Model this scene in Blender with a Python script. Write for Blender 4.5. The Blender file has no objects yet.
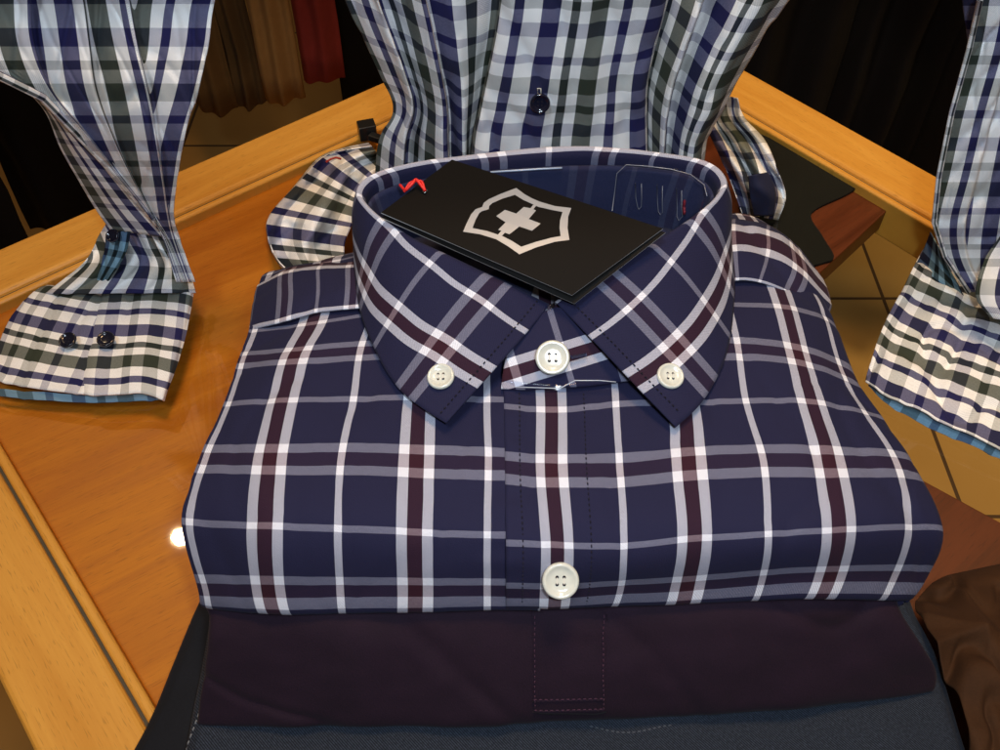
import bpy, bmesh, math, random
from mathutils import Vector, noise
random.seed(7)
C = bpy.context.scene.collection
F = 920.0; TH = math.radians(50); ZC = .42
cT, sT = math.cos(TH), math.sin(TH)

# ------------------------------------------------------------------ measuring helpers
def P(px, py, z):                     # point of the place at height z
    x = px-500; y = py-375
    t = (ZC-z)/(F*sT+y*cT)
    return Vector((x*t, (F*cT-y*sT)*t, z))
def PY(px, py, Y):                    # point of the place at distance Y
    x = px-500; y = py-375
    t = Y/(F*cT-y*sT)
    return Vector((x*t, Y, ZC-(F*sT+y*cT)*t))

# ------------------------------------------------------------------ objects
def tag(o, label=None, cat=None, group=None, kind=None):
    if label: o['label'] = label
    if cat: o['category'] = cat
    if group: o['group'] = group
    if kind: o['kind'] = kind
    return o
def thing(name, loc, label, cat, group=None):
    o = bpy.data.objects.new(name, None); C.objects.link(o)
    o.location = loc; o.empty_display_size = .02
    return tag(o, label, cat, group)
def mesh(name, verts, faces, mat, parent=None, uvs=None, smooth=True, thick=0, off=-1, bevel=0):
    me = bpy.data.meshes.new(name)
    base = Vector((0, 0, 0))
    if parent is not None:
        q = parent
        while q is not None: base += q.location; q = q.parent
    me.from_pydata([tuple(Vector(v)-base) for v in verts], [], faces)
    if uvs:
        l = me.uv_layers.new(name='UVMap')
        for p in me.polygons:
            for li in p.loop_indices:
                l.data[li].uv = uvs[me.loops[li].vertex_index]
    me.materials.append(mat)
    for p in me.polygons: p.use_smooth = smooth
    o = bpy.data.objects.new(name, me); C.objects.link(o)
    if parent is not None: o.parent = parent
    if thick:
        m = o.modifiers.new('thickness', 'SOLIDIFY'); m.thickness = thick; m.offset = off
    if bevel:
        m = o.modifiers.new('bevel', 'BEVEL'); m.width = bevel; m.segments = 3; m.limit_method = 'ANGLE'
    return o

# ------------------------------------------------------------------ interpolation
def cr(a, b, c, d, t):
    return tuple(.5*((2*q)+(-p+r)*t+(2*p-5*q+4*r-s)*t*t+(-p+3*q-3*r+s)*t**3) for p, q, r, s in zip(a, b, c, d))
def curve(pts, s):
    n = len(pts); s = max(0, min(n-1-1e-6, s)); i = int(s); t = s-i
    g = lambda k: pts[k] if 0 <= k < n else (tuple(2*x-y for x, y in zip(pts[0], pts[1])) if k < 0 else tuple(2*x-y for x, y in zip(pts[-1], pts[-2])))
    return cr(g(i-1), g(i), g(i+1), g(i+2), t)
class Surf:                           # control grid of (x,y,z,u,v), smooth between
    def __init__(s, rows): s.rows = [[tuple(p) for p in r] for r in rows]
    def __call__(s, r, c):
        return curve([curve(row, c) for row in s.rows], r)
    def at_uv(s, u, v, c0=None):      # nearest point for a fabric coordinate
        best = None
        R = len(s.rows)-1; Cc = len(s.rows[0])-1
        r, c = R/2, Cc/2; st = max(R, Cc)/2
        def d(r, c):
            p = s(r, c); return (p[3]-u)**2+(p[4]-v)**2
        cur = d(r, c)
        while st > 1e-3:
            moved = False
            for dr, dc in ((st, 0), (-st, 0), (0, st), (0, -st)):
                r2 = min(R, max(0, r+dr)); c2 = min(Cc, max(0, c+dc)); e = d(r2, c2)
                if e < cur-1e-12: r, c, cur, moved = r2, c2, e, True
            if not moved: st /= 2
        return s(r, c)
def fbm(p, sc, off=0):
    q = Vector(p)*sc+Vector((off, off*1.7, off*.3))
    return noise.noise(q)+.5*noise.noise(q*2.1)
def grid(name, surf, nr, nc, mat, parent, thick=.0006, disp=None, close=False, off=-1):
    R = len(surf.rows)-1; Cc = len(surf.rows[0])-1
    # precompute row curves for speed
    cols = [[curve(row, Cc*j/nc) for row in surf.rows] for j in range(nc+1)]
    vs, uv = [], []
    for i in range(nr+1):
        for j in range(nc+1):
            p = curve(cols[j], R*i/nr)
            w = Vector(p[:3])
            if disp: w = w+disp(i/nr, j/nc, w, p[3], p[4])
            vs.append(w); uv.append((p[3], p[4]))
    fs = [(i*(nc+1)+j, i*(nc+1)+j+1, (i+1)*(nc+1)+j+1, (i+1)*(nc+1)+j) for i in range(nr) for j in range(nc)]
    a, b, c = vs[fs[len(fs)//2][0]], vs[fs[len(fs)//2][1]], vs[fs[len(fs)//2][3]]
    o = mesh(name, vs, fs, mat, parent, uv, True, thick, off)
    # make the normals face the room (towards the viewer side)
    pn = (b-a).cross(c-a); view = Vector((0, -.2, .6))
    if pn.dot(view) < 0:
        o.data.flip_normals()
    return o

# ------------------------------------------------------------------ materials
def newmat(name):
    m = bpy.data.materials.new(name); m.use_nodes = True
    nt = m.node_tree; b = nt.nodes['Principled BSDF']
    return m, nt, b, nt.nodes.new, nt.links.new
def math_n(nt, op, a, b=None):
    n = nt.nodes.new('ShaderNodeMath'); n.operation = op
    for i, x in enumerate((a, b)):
        if x is None: continue
        if isinstance(x, (int, float)): n.inputs[i].default_value = x
        else: nt.links.new(x, n.inputs[i])
    return n.outputs[0]
def mixc(nt, fac, a, b, mode='MIX'):
    n = nt.nodes.new('ShaderNodeMix'); n.data_type = 'RGBA'; n.blend_type = mode
    for i, x in ((0, fac), (6, a), (7, b)):
        if isinstance(x, (int, float)): n.inputs[i].default_value = x
        elif isinstance(x, tuple): n.inputs[i].default_value = (*x[:3], 1)
        else: nt.links.new(x, n.inputs[i])
    return n.outputs[2]
def ramp_const(nt, fac, stops):
    n = nt.nodes.new('ShaderNodeValToRGB'); n.color_ramp.interpolation = 'CONSTANT'
    el = n.color_ramp.elements
    el[0].position = 0; el[0].color = (*stops[0][1], 1)
    el.remove(el[1])
    for p, c in stops[1:]:
        e = el.new(p); e.color = (*c, 1)
    nt.links.new(fac, n.inputs[0]); return n.outputs[0]
def cloth_finish(nt, b, col, grain=900, amt=.12, rough=.85, bump=.35, sheen=.02, unit='UV'):
    tc = nt.nodes.new('ShaderNodeTexCoord')
    ns = nt.nodes.new('ShaderNodeTexNoise'); ns.inputs['Scale'].default_value = grain; ns.inputs['Detail'].default_value = 3
    nt.links.new(tc.outputs['Object'], ns.inputs['Vector'])
    f = math_n(nt, 'MULTIPLY_ADD', ns.outputs[0], amt*2); f.node.inputs[2].default_value = 1-amt
    m = nt.nodes.new('ShaderNodeVectorMath'); m.operation = 'SCALE'
    nt.links.new(col, m.inputs[0]); nt.links.new(f, m.inputs[3])
    nt.links.new(m.outputs[0], b.inputs['Base Color'])
    b.inputs['Roughness'].default_value = rough
    b.inputs['Specular IOR Level'].default_value = .25
    b.inputs['Sheen Weight'].default_value = sheen
    b.inputs['Sheen Roughness'].default_value = .5
    bp = nt.nodes.new('ShaderNodeBump'); bp.inputs['Strength'].default_value = bump; bp.inputs['Distance'].default_value = .0004
    nt.links.new(ns.outputs[0], bp.inputs['Height']); nt.links.new(bp.outputs[0], b.inputs['Normal'])
    return bp
def plaid(name, warp, weft, weight, voff=0.0, amt=.19, **k):
    m, nt, b, N, L = newmat(name)
    uv = N('ShaderNodeUVMap'); uv.uv_map = 'UVMap'
    # slight wander of the threads
    sp = N('ShaderNodeSeparateXYZ'); L(uv.outputs[0], sp.inputs[0])
    w = N('ShaderNodeTexNoise'); w.inputs['Scale'].default_value = 1.1; L(uv.outputs[0], w.inputs['Vector'])
    wob = math_n(nt, 'MULTIPLY_ADD', w.outputs[0], .008); wob.node.inputs[2].default_value = -.004
    x = math_n(nt, 'FRACT', math_n(nt, 'ADD', math_n(nt, 'MULTIPLY', sp.outputs[0], .5), wob))
    yy = math_n(nt, 'ADD', math_n(nt, 'MULTIPLY', sp.outputs[1], .5), wob)
    y = math_n(nt, 'FRACT', math_n(nt, 'ADD', yy, voff))
    rt = lambda st: [(p, tuple(q**.5 for q in c)) for p, c in st]
    cw = ramp_const(nt, x, rt(warp)); cf = ramp_const(nt, y, rt(weft))
    # thread level twill: which thread lies on top
    th = N('ShaderNodeTexNoise'); th.inputs['Scale'].default_value = 1
    mp = N('ShaderNodeMapping'); mp.inputs['Scale'].default_value = (90, 25, 1); L(uv.outputs[0], mp.inputs[0]); L(mp.outputs[0], th.inputs['Vector'])
    th.inputs['Detail'].default_value = 2
    fac = math_n(nt, 'MULTIPLY_ADD', th.outputs[0], .22); fac.node.inputs[2].default_value = weight-.11
    col = mixc(nt, fac, cf, cw)
    g2_ = N('ShaderNodeGamma'); g2_.inputs[1].default_value = 2.0; L(col, g2_.inputs[0]); col = g2_.outputs[0]
    tw = N('ShaderNodeTexWave'); tw.wave_type = 'BANDS'; tw.bands_direction = 'DIAGONAL'; tw.inputs['Scale'].default_value = 17; tw.inputs['Distortion'].default_value = 1.2; tw.inputs['Detail Scale'].default_value = 3
    L(uv.outputs[0], tw.inputs['Vector'])
    tf = math_n(nt, 'MULTIPLY_ADD', tw.outputs['Fac'], .26); tf.node.inputs[2].default_value = .87
    sv = N('ShaderNodeVectorMath'); sv.operation = 'SCALE'; L(col, sv.inputs[0]); L(tf, sv.inputs[3]); col = sv.outputs[0]
    cloth_finish(nt, b, col, amt=amt, **k)
    return m
def plain_cloth(name, c, c2=None, **k):
    m, nt, b, N, L = newmat(name)
    tc = N('ShaderNodeTexCoord'); ns = N('ShaderNodeTexNoise'); ns.inputs['Scale'].default_value = 60
    L(tc.outputs['Object'], ns.inputs['Vector'])
    col = mixc(nt, ns.outputs[0], c, c2 or tuple(x*.75 for x in c))
    cloth_finish(nt, b, col, **k); return m
def simple(name, c, rough=.5, metal=0, spec=.5, coat=0, **k):
    m, nt, b, N, L = newmat(name)
    b.inputs['Base Color'].default_value = (*c, 1); b.inputs['Roughness'].default_value = rough
    b.inputs['Metallic'].default_value = metal; b.inputs['Specular IOR Level'].default_value = spec
    b.inputs['Coat Weight'].default_value = coat
    return m
def clear(name, tint, gl, rough, fres=1.45):
    m, nt, b, N, L = newmat(name); nt.nodes.remove(b)
    out = nt.nodes['Material Output']
    t = N('ShaderNodeBsdfTransparent'); t.inputs[0].default_value = (*tint, 1)
    g = N('ShaderNodeBsdfGlossy'); g.inputs['Roughness'].default_value = rough; g.inputs[0].default_value = (gl, gl, gl, 1)
    f = N('ShaderNodeFresnel'); f.inputs[0].default_value = fres
    ge = N('ShaderNodeNewGeometry'); ff = math_n(nt, 'MULTIPLY', f.outputs[0], math_n(nt, 'SUBTRACT', 1, ge.outputs['Backfacing']))
    mx = N('ShaderNodeMixShader'); L(ff, mx.inputs[0]); L(t.outputs[0], mx.inputs[1]); L(g.outputs[0], mx.inputs[2])
    L(mx.outputs[0], out.inputs[0]); return m
def wood(name, c1, c2, angle, rough=.3, scale=1.0, coat=.3):
    m, nt, b, N, L = newmat(name)
    tc = N('ShaderNodeTexCoord'); mp = N('ShaderNodeMapping')
    rt = N('ShaderNodeVectorRotate'); rt.rotation_type = 'Z_AXIS'; rt.inputs['Angle'].default_value = -angle
    L(tc.outputs['Object'], rt.inputs[0]); L(rt.outputs[0], mp.inputs[0]); mp.inputs['Scale'].default_value = (6*scale, 70*scale, 20)
    n1 = N('ShaderNodeTexNoise'); n1.inputs['Scale'].default_value = 1; n1.inputs['Detail'].default_value = 6; n1.inputs['Distortion'].default_value = .8
    L(mp.outputs[0], n1.inputs['Vector'])
    mp2 = N('ShaderNodeMapping'); L(rt.outputs[0], mp2.inputs[0]); mp2.inputs['Scale'].default_value = (30*scale, 700*scale, 20)
    n2 = N('ShaderNodeTexNoise'); n2.inputs['Scale'].default_value = 1; n2.inputs['Detail'].default_value = 3; L(mp2.outputs[0], n2.inputs['Vector'])
    a = math_n(nt, 'ADD', math_n(nt, 'MULTIPLY', n1.outputs[0], .75), math_n(nt, 'MULTIPLY', n2.outputs[0], .25))
    r = N('ShaderNodeMapRange'); r.inputs[1].default_value = .36; r.inputs[2].default_value = .64; L(a, r.inputs[0])
    mp3 = N('ShaderNodeMapping'); L(rt.outputs[0], mp3.inputs[0]); mp3.inputs['Scale'].default_value = (120, 1500, 20)
    n3 = N('ShaderNodeTexNoise'); n3.inputs['Scale'].default_value = 1; n3.inputs['Detail'].default_value = 1; L(mp3.outputs[0], n3.inputs['Vector'])
    pr = N('ShaderNodeMapRange'); pr.inputs[1].default_value = .62; pr.inputs[2].default_value = .72; pr.inputs[3].default_value = 0; pr.inputs[4].default_value = .45; L(n3.outputs[0], pr.inputs[0])
    L(mixc(nt, pr.outputs[0], mixc(nt, r.outputs[0], c1, c2), tuple(q*.45 for q in c1)), b.inputs['Base Color'])
    rr = N('ShaderNodeMapRange'); rr.inputs[3].default_value = rough*.75; rr.inputs[4].default_value = rough*1.3; L(n1.outputs[0], rr.inputs[0])
    L(rr.outputs[0], b.inputs['Roughness']); b.inputs['Coat Weight'].default_value = coat; b.inputs['Coat Roughness'].default_value = .12
    bp = N('ShaderNodeBump'); bp.inputs['Strength'].default_value = .05; L(n2.outputs[0], bp.inputs['Height']); L(bp.outputs[0], b.inputs['Normal'])
    return m

NV = (.0135, .014, .047); WH = (.76, .78, .87); MR = (.036, .0075, .016)
def stripes(n, w, m, s):
    return [(0, s), (.0265, n), (.380, w), (.450, m), (.552, w), (.622, n), (.9735, s)]
M_navy = plaid('navy plaid cotton', stripes(NV, WH, MR, WH), stripes(NV, WH, (.034, .008, .020), WH), .665, voff=.5, grain=1900, bump=.45)
# light check of the display shirt
W2 = (.96, .97, .97); B2 = (.016, .016, .085); G2 = (.038, .048, .034); D2 = (.020, .027, .027)
chk = [(0, B2), (.17, W2), (.27, D2), (.355, W2), (.46, G2), (.63, W2), (.755, B2), (.84, W2)]
chkw = [(0, B2), (.13, W2), (.25, D2), (.33, W2), (.45, G2), (.61, W2), (.74, B2), (.82, W2)]
M_check = plaid('blue olive check cotton', chk, chkw, .73, amt=.15, grain=1500)
M_checkin = plaid('blue inner check cotton', [(p, tuple(a*b for a, b in zip(c, (.24, .42, .56)))) for p, c in chk], [(p, tuple(a*b for a, b in zip(c, (.24, .42, .56)))) for p, c in chkw], .6)
M_plum = plain_cloth('plum jersey', (.0175, .0068, .0185), (.0105, .0042, .0120), amt=.4, grain=1500, sheen=.03)
M_plumst = plain_cloth('plum thread', (.075, .032, .06))
M_black = plain_cloth('shaded denim navy', (.0075, .009, .014), amt=.35)
M_navyin = plain_cloth('navy lining cotton', (.020, .024, .062), amt=.15)
M_thread = plain_cloth('dark thread', (.012, .01, .02))
M_brown = plain_cloth('brown cloth', (.060, .024, .0075), (.03, .012, .004), amt=.25, sheen=.0)
M_pearl, _nt, _b, _N, _L = newmat('pearl button')
_b.inputs['Base Color'].default_value = (.72, .74, .66, 1); _b.inputs['Roughness'].default_value = .18
_b.inputs['Subsurface Weight'].default_value = .15; _b.inputs['Subsurface Radius'].default_value = (.002, .002, .002); _b.inputs['Coat Weight'].default_value = .6
_n = _N('ShaderNodeTexNoise'); _n.inputs['Scale'].default_value = 260; _t = _N('ShaderNodeTexCoord'); _L(_t.outputs['Object'], _n.inputs['Vector'])
_L(mixc(_nt, _n.outputs[0], (.62, .63, .55), (.80, .82, .74)), _b.inputs['Base Color'])
M_whthread = simple('white thread', (.7, .68, .6), .8)
M_dkbutton = simple('navy button', (.008, .009, .022), .15, coat=.6)
M_card = simple('black card', (.005, .0046, .0044), .6, spec=.1)
M_edge = simple('card edge', (.55, .55, .55), .6)
M_silver = simple('silver print', (.36, .38, .41), .42, metal=.2)
M_red = simple('red cord', (.75, .02, .015), .5)
M_metal = simple('steel eyelet', (.7, .7, .7), .2, metal=1)
M_clear = clear('clear plastic', (.93, .95, .98), 1, .06, 1.38)
M_cleare = simple('clear plastic edge', (.2, .21, .26), .2)
M_glass = clear('glass', (.97, .985, .97), 1, .025, 1.36)
M_blackpl = simple('black plastic', (.01, .01, .01), .35)

# denim with a visible diagonal twill
M_denim, nt, b, N, L = newmat('denim')
uv = N('ShaderNodeUVMap'); uv.uv_map = 'UVMap'
wv = N('ShaderNodeTexWave'); wv.wave_type = 'BANDS'; wv.bands_direction = 'DIAGONAL'; wv.inputs['Scale'].default_value = 520
wv.inputs['Distortion'].default_value = .7; wv.inputs['Detail Scale'].default_value = 4
L(uv.outputs[0], wv.inputs['Vector'])
nz = N('ShaderNodeTexNoise'); nz.inputs['Scale'].default_value = 900; L(uv.outputs[0], nz.inputs['Vector'])
fc = math_n(nt, 'MULTIPLY', wv.outputs['Fac'], nz.outputs[0])
cloth_finish(nt, b, mixc(nt, fc, (.003, .005, .010), (.060, .080, .120)), amt=.45, bump=.3)

E1A = math.radians(39.6)
M_board = wood('brown veneer', (.47, .135, .007), (.60, .20, .012), E1A-.12, .4, 1.0, 0)
M_boardshade = wood('shaded brown veneer', (.085, .016, .0035), (.14, .026, .005), E1A, .45, 1.0, 0)  # same board wood, shading put into a darker, redder colour
M_rail1 = wood('golden beech', (.64, .29, .040), (.74, .37, .060), E1A, .42, 1, .12)
M_rail2 = wood('golden beech cross', (.64, .29, .040), (.74, .37, .060), E1A+math.pi/2, .42, 1, .12)
M_groove = simple('dark groove', (.06, .05, .03), .7)

# ------------------------------------------------------------------ floor
m, nt, b, N, L = newmat('ochre floor tiles')
tc = N('ShaderNodeTexCoord'); sp = N('ShaderNodeSeparateXYZ'); L(tc.outputs['Object'], sp.inputs[0])
def groutline(sock, off, w=.006, size=.45):
    f = math_n(nt, 'FRACT', math_n(nt, 'DIVIDE', math_n(nt, 'SUBTRACT', sock, off), size))
    d = math_n(nt, 'ABSOLUTE', math_n(nt, 'SUBTRACT', f, .5))
    return math_n(nt, 'GREATER_THAN', d, .5-w/size/2)
gx = groutline(sp.outputs[0], .684); gy = groutline(sp.outputs[1], 1.16)
g = math_n(nt, 'MAXIMUM', gx, gy)
n1 = N('ShaderNodeTexNoise'); n1.inputs['Scale'].default_value = 5; n1.inputs['Detail'].default_value = 6; L(tc.outputs['Object'], n1.inputs['Vector'])
L(mixc(nt, g, mixc(nt, n1.outputs[0], (.34, .19, .05), (.50, .30, .09)), (.07, .035, .015)), b.inputs['Base Color'])
b.inputs['Roughness'].default_value = .45
ZF = -.75
fl = mesh('floor', [(-4, -2, ZF), (5, -2, ZF), (5, 6, ZF), (-4, 6, ZF)], [(0, 1, 2, 3)], m, smooth=False)
tag(fl, kind='structure')

# ------------------------------------------------------------------ display table
e1 = Vector((math.cos(E1A), math.sin(E1A), 0)); e2 = Vector((-e1.y, e1.x, 0))
def TT(a, b_, z): return e1*a+e2*b_+Vector((0, 0, z))
A0, A1, B0, B1 = -.0235, .538, -.14, .520; RW = .046
table = thing('display_table', TT((A0+A1)/2, (B0+B1)/2, ZF), 'golden wood framed display table with glass top, under the folded shirts', 'table')
def prism(name, poly, z0, z1, mat, parent, bevel=.002, smooth=False):
    n = len(poly)
    vs = [(p.x, p.y, z0) for p in poly]+[(p.x, p.y, z1) for p in poly]
    fs = [tuple(range(n-1, -1, -1)), tuple(range(n, 2*n))]+[(i, (i+1) % n, n+(i+1) % n, n+i) for i in range(n)]
    return mesh(name, vs, fs, mat, parent, None, smooth, 0, -1, bevel)
def ring(name, ins, w, z0, z1, mats, bevel=.0015, gap=.0004):
    a0, a1, b0, b1 = A0-ins, A1+ins, B0-ins, B1+ins
    quads = [[(a0, b0), (a0, b1), (a0-w, b1+w), (a0-w, b0-w)], [(a1, b1), (a1, b0), (a1+w, b0-w), (a1+w, b1+w)],
             [(a0, b1), (a1, b1), (a1+w, b1+w), (a0-w, b1+w)], [(a1, b0), (a0, b0), (a0-w, b0-w), (a1+w, b0-w)]]
    for k, q in enumerate(quads):
        c = Vector((sum(x for x, _ in q)/4, sum(y for _, y in q)/4))
        poly = [TT(x, y, 0) for x, y in q]
        cc = sum(poly, Vector())/4
        poly = [p+(cc-p).normalized()*gap for p in poly]
        prism(name, poly, z0, z1, mats[0] if k >= 2 else mats[1], table, bevel)
ring('rail', .007, RW-.003, -.035, .002, (M_rail1, M_rail2), .003)
ring('groove', .0055, .0015, -.03, -.001, (M_groove, M_groove), 0)
ring('lip', 0, .0055, -.03, .0008, (M_rail1, M_rail2), .002)
prism('glass_pane', [TT(A0, B0, 0), TT(A1, B0, 0), TT(A1, B1, 0), TT(A0, B1, 0)], -.0055, -.0005, M_glass, table, 0)
# inner boards, under the glass
p1, p2 = P(822, 280, -.012), P(897, 212, -.012)
aR = .5*(p1.dot(e2)+p2.dot(e2))
# board edge runs from the right rail down to the left
EA = (p1-p2).normalized()
q1 = p2-EA*.03; q2 = p2+EA*.30
bd = [TT(A0, B0, 0), TT(A0, B1, 0), TT(.345, B1, 0), TT(.345, .33, 0), TT(.30, .20, 0), TT(.20, B0, 0)]
prism('board', bd, -.022, -.0068, M_board, table, .0008)
prism('board', [TT(.346, B1, 0), TT(A1, B1, 0), TT(A1, q1.dot(e2), 0), Vector((q2.x, q2.y, 0)), TT(.346, .335, 0)], -.024, -.0068, M_boardshade, table, .001)
nr = [P(905, 470, -.02), P(1030, 538, -.02), P(1120, 800, -.02), P(800, 860, -.02), P(760, 500, -.02)]
prism('board', [Vector((p.x, p.y, 0)) for p in nr], -.04, -.02, M_boardshade, table, .001)
for a, b_ in ((A0-.02, B0-.02), (A0-.02, B1+.02), (A1+.02, B0-.02), (A1+.02, B1+.02)):
    c = TT(a, b_, 0); w = .02
    prism('leg', [c-e1*w-e2*w, c+e1*w-e2*w, c+e1*w+e2*w, c-e1*w+e2*w], ZF, -.0355, M_rail1, table, .003)

# ------------------------------------------------------------------ folded navy plaid shirt
shirt = thing('folded_shirt', (0.02, .25, .085), 'folded navy plaid button-down shirt with white and maroon stripes, on top of the stack', 'shirt')
ZR = {-.45: .084, 0: .097, 1: .121, 2: .127, 3: .1285, 4: .129, 5: .128, 6: .125, 7: .118, 8: .100}
LU = [-.1, 0, 1, 2, 3, 4, 4.8]
LT = {
 -.45: [(203, 600), (212, 606), (277, 612), (343, 611), (415, 610), (487, 608), (540, 608)],
 0: [(200, 588), (206, 589), (268, 590), (340, 590), (415, 590), (487, 590), (540, 592)],
 1: [(186, 521), (190, 522), (265, 526), (338, 529), (414, 532), (487, 534.5), (542, 536)],
 2: [(202, 460), (206, 460), (269.5, 460), (341, 460), (416, 462), (488, 464), (540, 466)],
 3: [(226, 406), (230, 406), (282, 401.5), (353, 400), (419, 398), (487, 401), (537, 402)],
 4: [(240, 362), (244, 361), (295, 357), (360, 352), (425, 348), (487, 346), (535, 346)],
 5: [(250, 332), (255, 332), (312, 325), (372, 315), (430, 308), (487, 305), (530, 305)],
 6: [(256, 302), (262, 299), (320, 290), (378, 282), (434, 275), (487, 270), (528, 268)],
 7: [(262, 280), (270, 274), (326, 264), (384, 252), (438, 245), (487, 240), (525, 238)],
 8: [(268, 279), (276, 271), (330, 259), (386, 245), (438, 236), (487, 228), (525, 226)]}
RU = [4.25, 5, 6, 7, 8, 9, 10, 10.35]
RT = {
 -.45: [(506, 607), (553, 607), (612, 605), (680, 603), (752, 600), (815, 599), (878, 600), (905, 600)],
 0: [(506, 594), (555, 594), (620, 590), (687, 586), (762, 580), (829, 577), (895, 576), (926, 577)],
 1: [(506, 543), (557, 545), (624, 546), (694, 539), (768, 534.5), (839, 530), (909, 527), (942, 529)],
 2: [(505, 467), (551, 470.6), (620, 470), (688, 464), (762.5, 461), (829.5, 461), (897, 463), (918, 470)],
 3: [(504, 407), (551, 410), (615.5, 404.5), (684, 402), (746, 400.6), (811.6, 401.5), (865, 412), (884, 420)],
 4: [(503, 352), (548, 354), (612, 350), (675, 349), (738, 349), (799, 355), (842, 370), (858, 381)],
 5: [(502, 308), (545, 308), (605, 307), (665, 304), (728, 304), (786, 307), (826, 318), (838, 330)],
 6: [(500, 272), (543, 272), (600, 270), (655, 266), (712, 262), (770, 262), (806, 275), (818, 292)],
 7: [(500, 240), (540, 240), (595, 238), (648, 234), (702, 228), (752, 226), (785, 240), (798, 255)],
 8: [(500, 228), (540, 226), (592, 224), (645, 220), (697, 215), (745, 214), (776, 228), (790, 244)]}
def panel_rows(tab, us, side, lift):
    rows = []
    for v in sorted(tab):
        r = []
        for u, (x, y) in zip(us, tab[v]):
            z = ZR[v]+lift
            d = (u-(-.1)) if side < 0 else (10.35-u)
            z -= .012*max(0, 1-d/1.1)**1.6
            r.append((*P(x, y, z), u, v))
        e = r[0] if side < 0 else r[-1]
        s = 1 if side < 0 else -1
        k = max(.25, min(1, (e[2]-.085)/.03))
        ex = [(e[0]+s*.001*k, e[1]+.001, e[2]-.010*k, e[3]-s*.38*k, v), (e[0]+s*.007*k, e[1]+.001, e[2]-.022*k, e[3]-s*.85*k, v), (e[0]+s*.022*k, e[1]+.001, e[2]-.027*k, e[3]-s*1.4*k, v)]
        r = (ex[::-1]+r) if side < 0 else (r+ex)
        rows.append(r)
    f = rows[0]
    rows.insert(0, [(p[0], p[1]+.022, p[2]-.002, p[3], p[4]-.85) for p in f])
    return rows
def wrinkle(i, j, w, u, v):
    a = .0011*fbm(w, 22, 3)+.00045*fbm((w.x*2.4, w.y, w.z), 60, 9)
    # press lines and small puckers
    r1 = noise.noise(Vector((w.x*26+w.y*9, w.y*11-w.x*4, 3))); a -= .0009*math.exp(-(r1/.05)**2)
    r2 = noise.noise(Vector((w.x*14-w.y*20, w.y*16+w.x*9, 7))); a -= .0006*math.exp(-(r2/.04)**2)
    a += .0005*math.sin(v*14+3*noise.noise(w*40))*math.exp(-((u-4.3)/.35)**2)
    # soft pulls leaving the placket and the sides
    a += .0007*math.sin(v*2.3+u*.6)*math.exp(-abs(u-5.3)*1.2)*(1 if v > 0 else 0)
    if v < 1.6: a += .0012*fbm((u*.9, v*.5, 0), 1.3, 5)
    return Vector((0, -.3*a, a))
SL = Surf(panel_rows(LT, LU, -1, 0)); SR = Surf(panel_rows(RT, RU, 1, .0016))
grid('front_panel', SL, 90, 110, M_navy, shirt, .0006, wrinkle)
grid('front_panel', SR, 90, 130, M_navy, shirt, .0008, wrinkle)
# back of the folded shirt: closes the fold from below
bk = []
for k, v in enumerate(sorted(LT)):
    l, r = SL.rows[k+1][2], SR.rows[k+1][-3]
    row = []
    for j in range(7):
        t = j/6
        row.append((l[0]+(r[0]-l[0])*t, l[1]+(r[1]-l[1])*t, min(.0857 if k > 1 else .080, min(l[2], r[2])+.002+(.01 if 0 < j < 6 else 0)), -10*t, v))
    bk.append(row)
grid('back_panel', Surf(bk), 40, 40, M_navy, shirt, .0006)
# yoke, seamed over the shoulders
def sheet(pts):                       # rows of (px,py,z,u,v)
    return Surf([[(*P(a, b_, z), u, v) for a, b_, z, u, v in r] for r in pts])
yl = sheet([[(249, 330, .116, 0, 5), (283, 321, .1285, 0, 4), (316, 312, .131, 0, 3), (352, 308, .1325, 0, 2), (420, 300, .133, 0, 0)],
            [(252, 306, .116, .35, 5), (285, 297, .1295, .35, 4), (318, 290, .1325, .35, 3), (354, 287, .134, .35, 2), (420, 280, .134, .35, 0)],
            [(257, 286, .113, .8, 5), (285, 274, .1255, .74, 4), (318, 270, .130, .74, 3), (354, 268, .131, .74, 2), (420, 262, .131, .74, 0)],
            [(262, 280, .104, 1.1, 5), (290, 268, .115, 1.05, 4), (322, 263, .121, 1.05, 3), (356, 262, .123, 1.05, 2), (420, 255, .123, 1.05, 0)]])
grid('yoke', yl, 24, 60, M_navy, shirt, .0008, wrinkle)
yr = sheet([[(690, 288, .133, 0, 0), (734, 279, .1325, 0, 2), (760, 281, .132, 0, 3), (792, 293, .127, 0, 4), (826, 318, .117, 0, 5)],
            [(690, 262, .134, .8, 0), (730, 250, .134, .8, 2), (768, 254, .1325, .8, 3), (800, 272, .1275, .8, 4), (832, 304, .115, .8, 5)],
            [(690, 236, .131, 1.2, 0), (728, 226, .131, 1.2, 2), (768, 231, .129, 1.2, 3), (796, 248, .1245, 1.2, 4), (824, 282, .112, 1.2, 5)],
            [(690, 226, .123, 1.6, 0), (728, 219, .122, 1.6, 2), (768, 226, .119, 1.6, 3), (794, 243, .115, 1.5, 4), (818, 272, .103, 1.2, 5)]])
grid('yoke', yr, 24, 60, M_navy, shirt, .0008, wrinkle)
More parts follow.
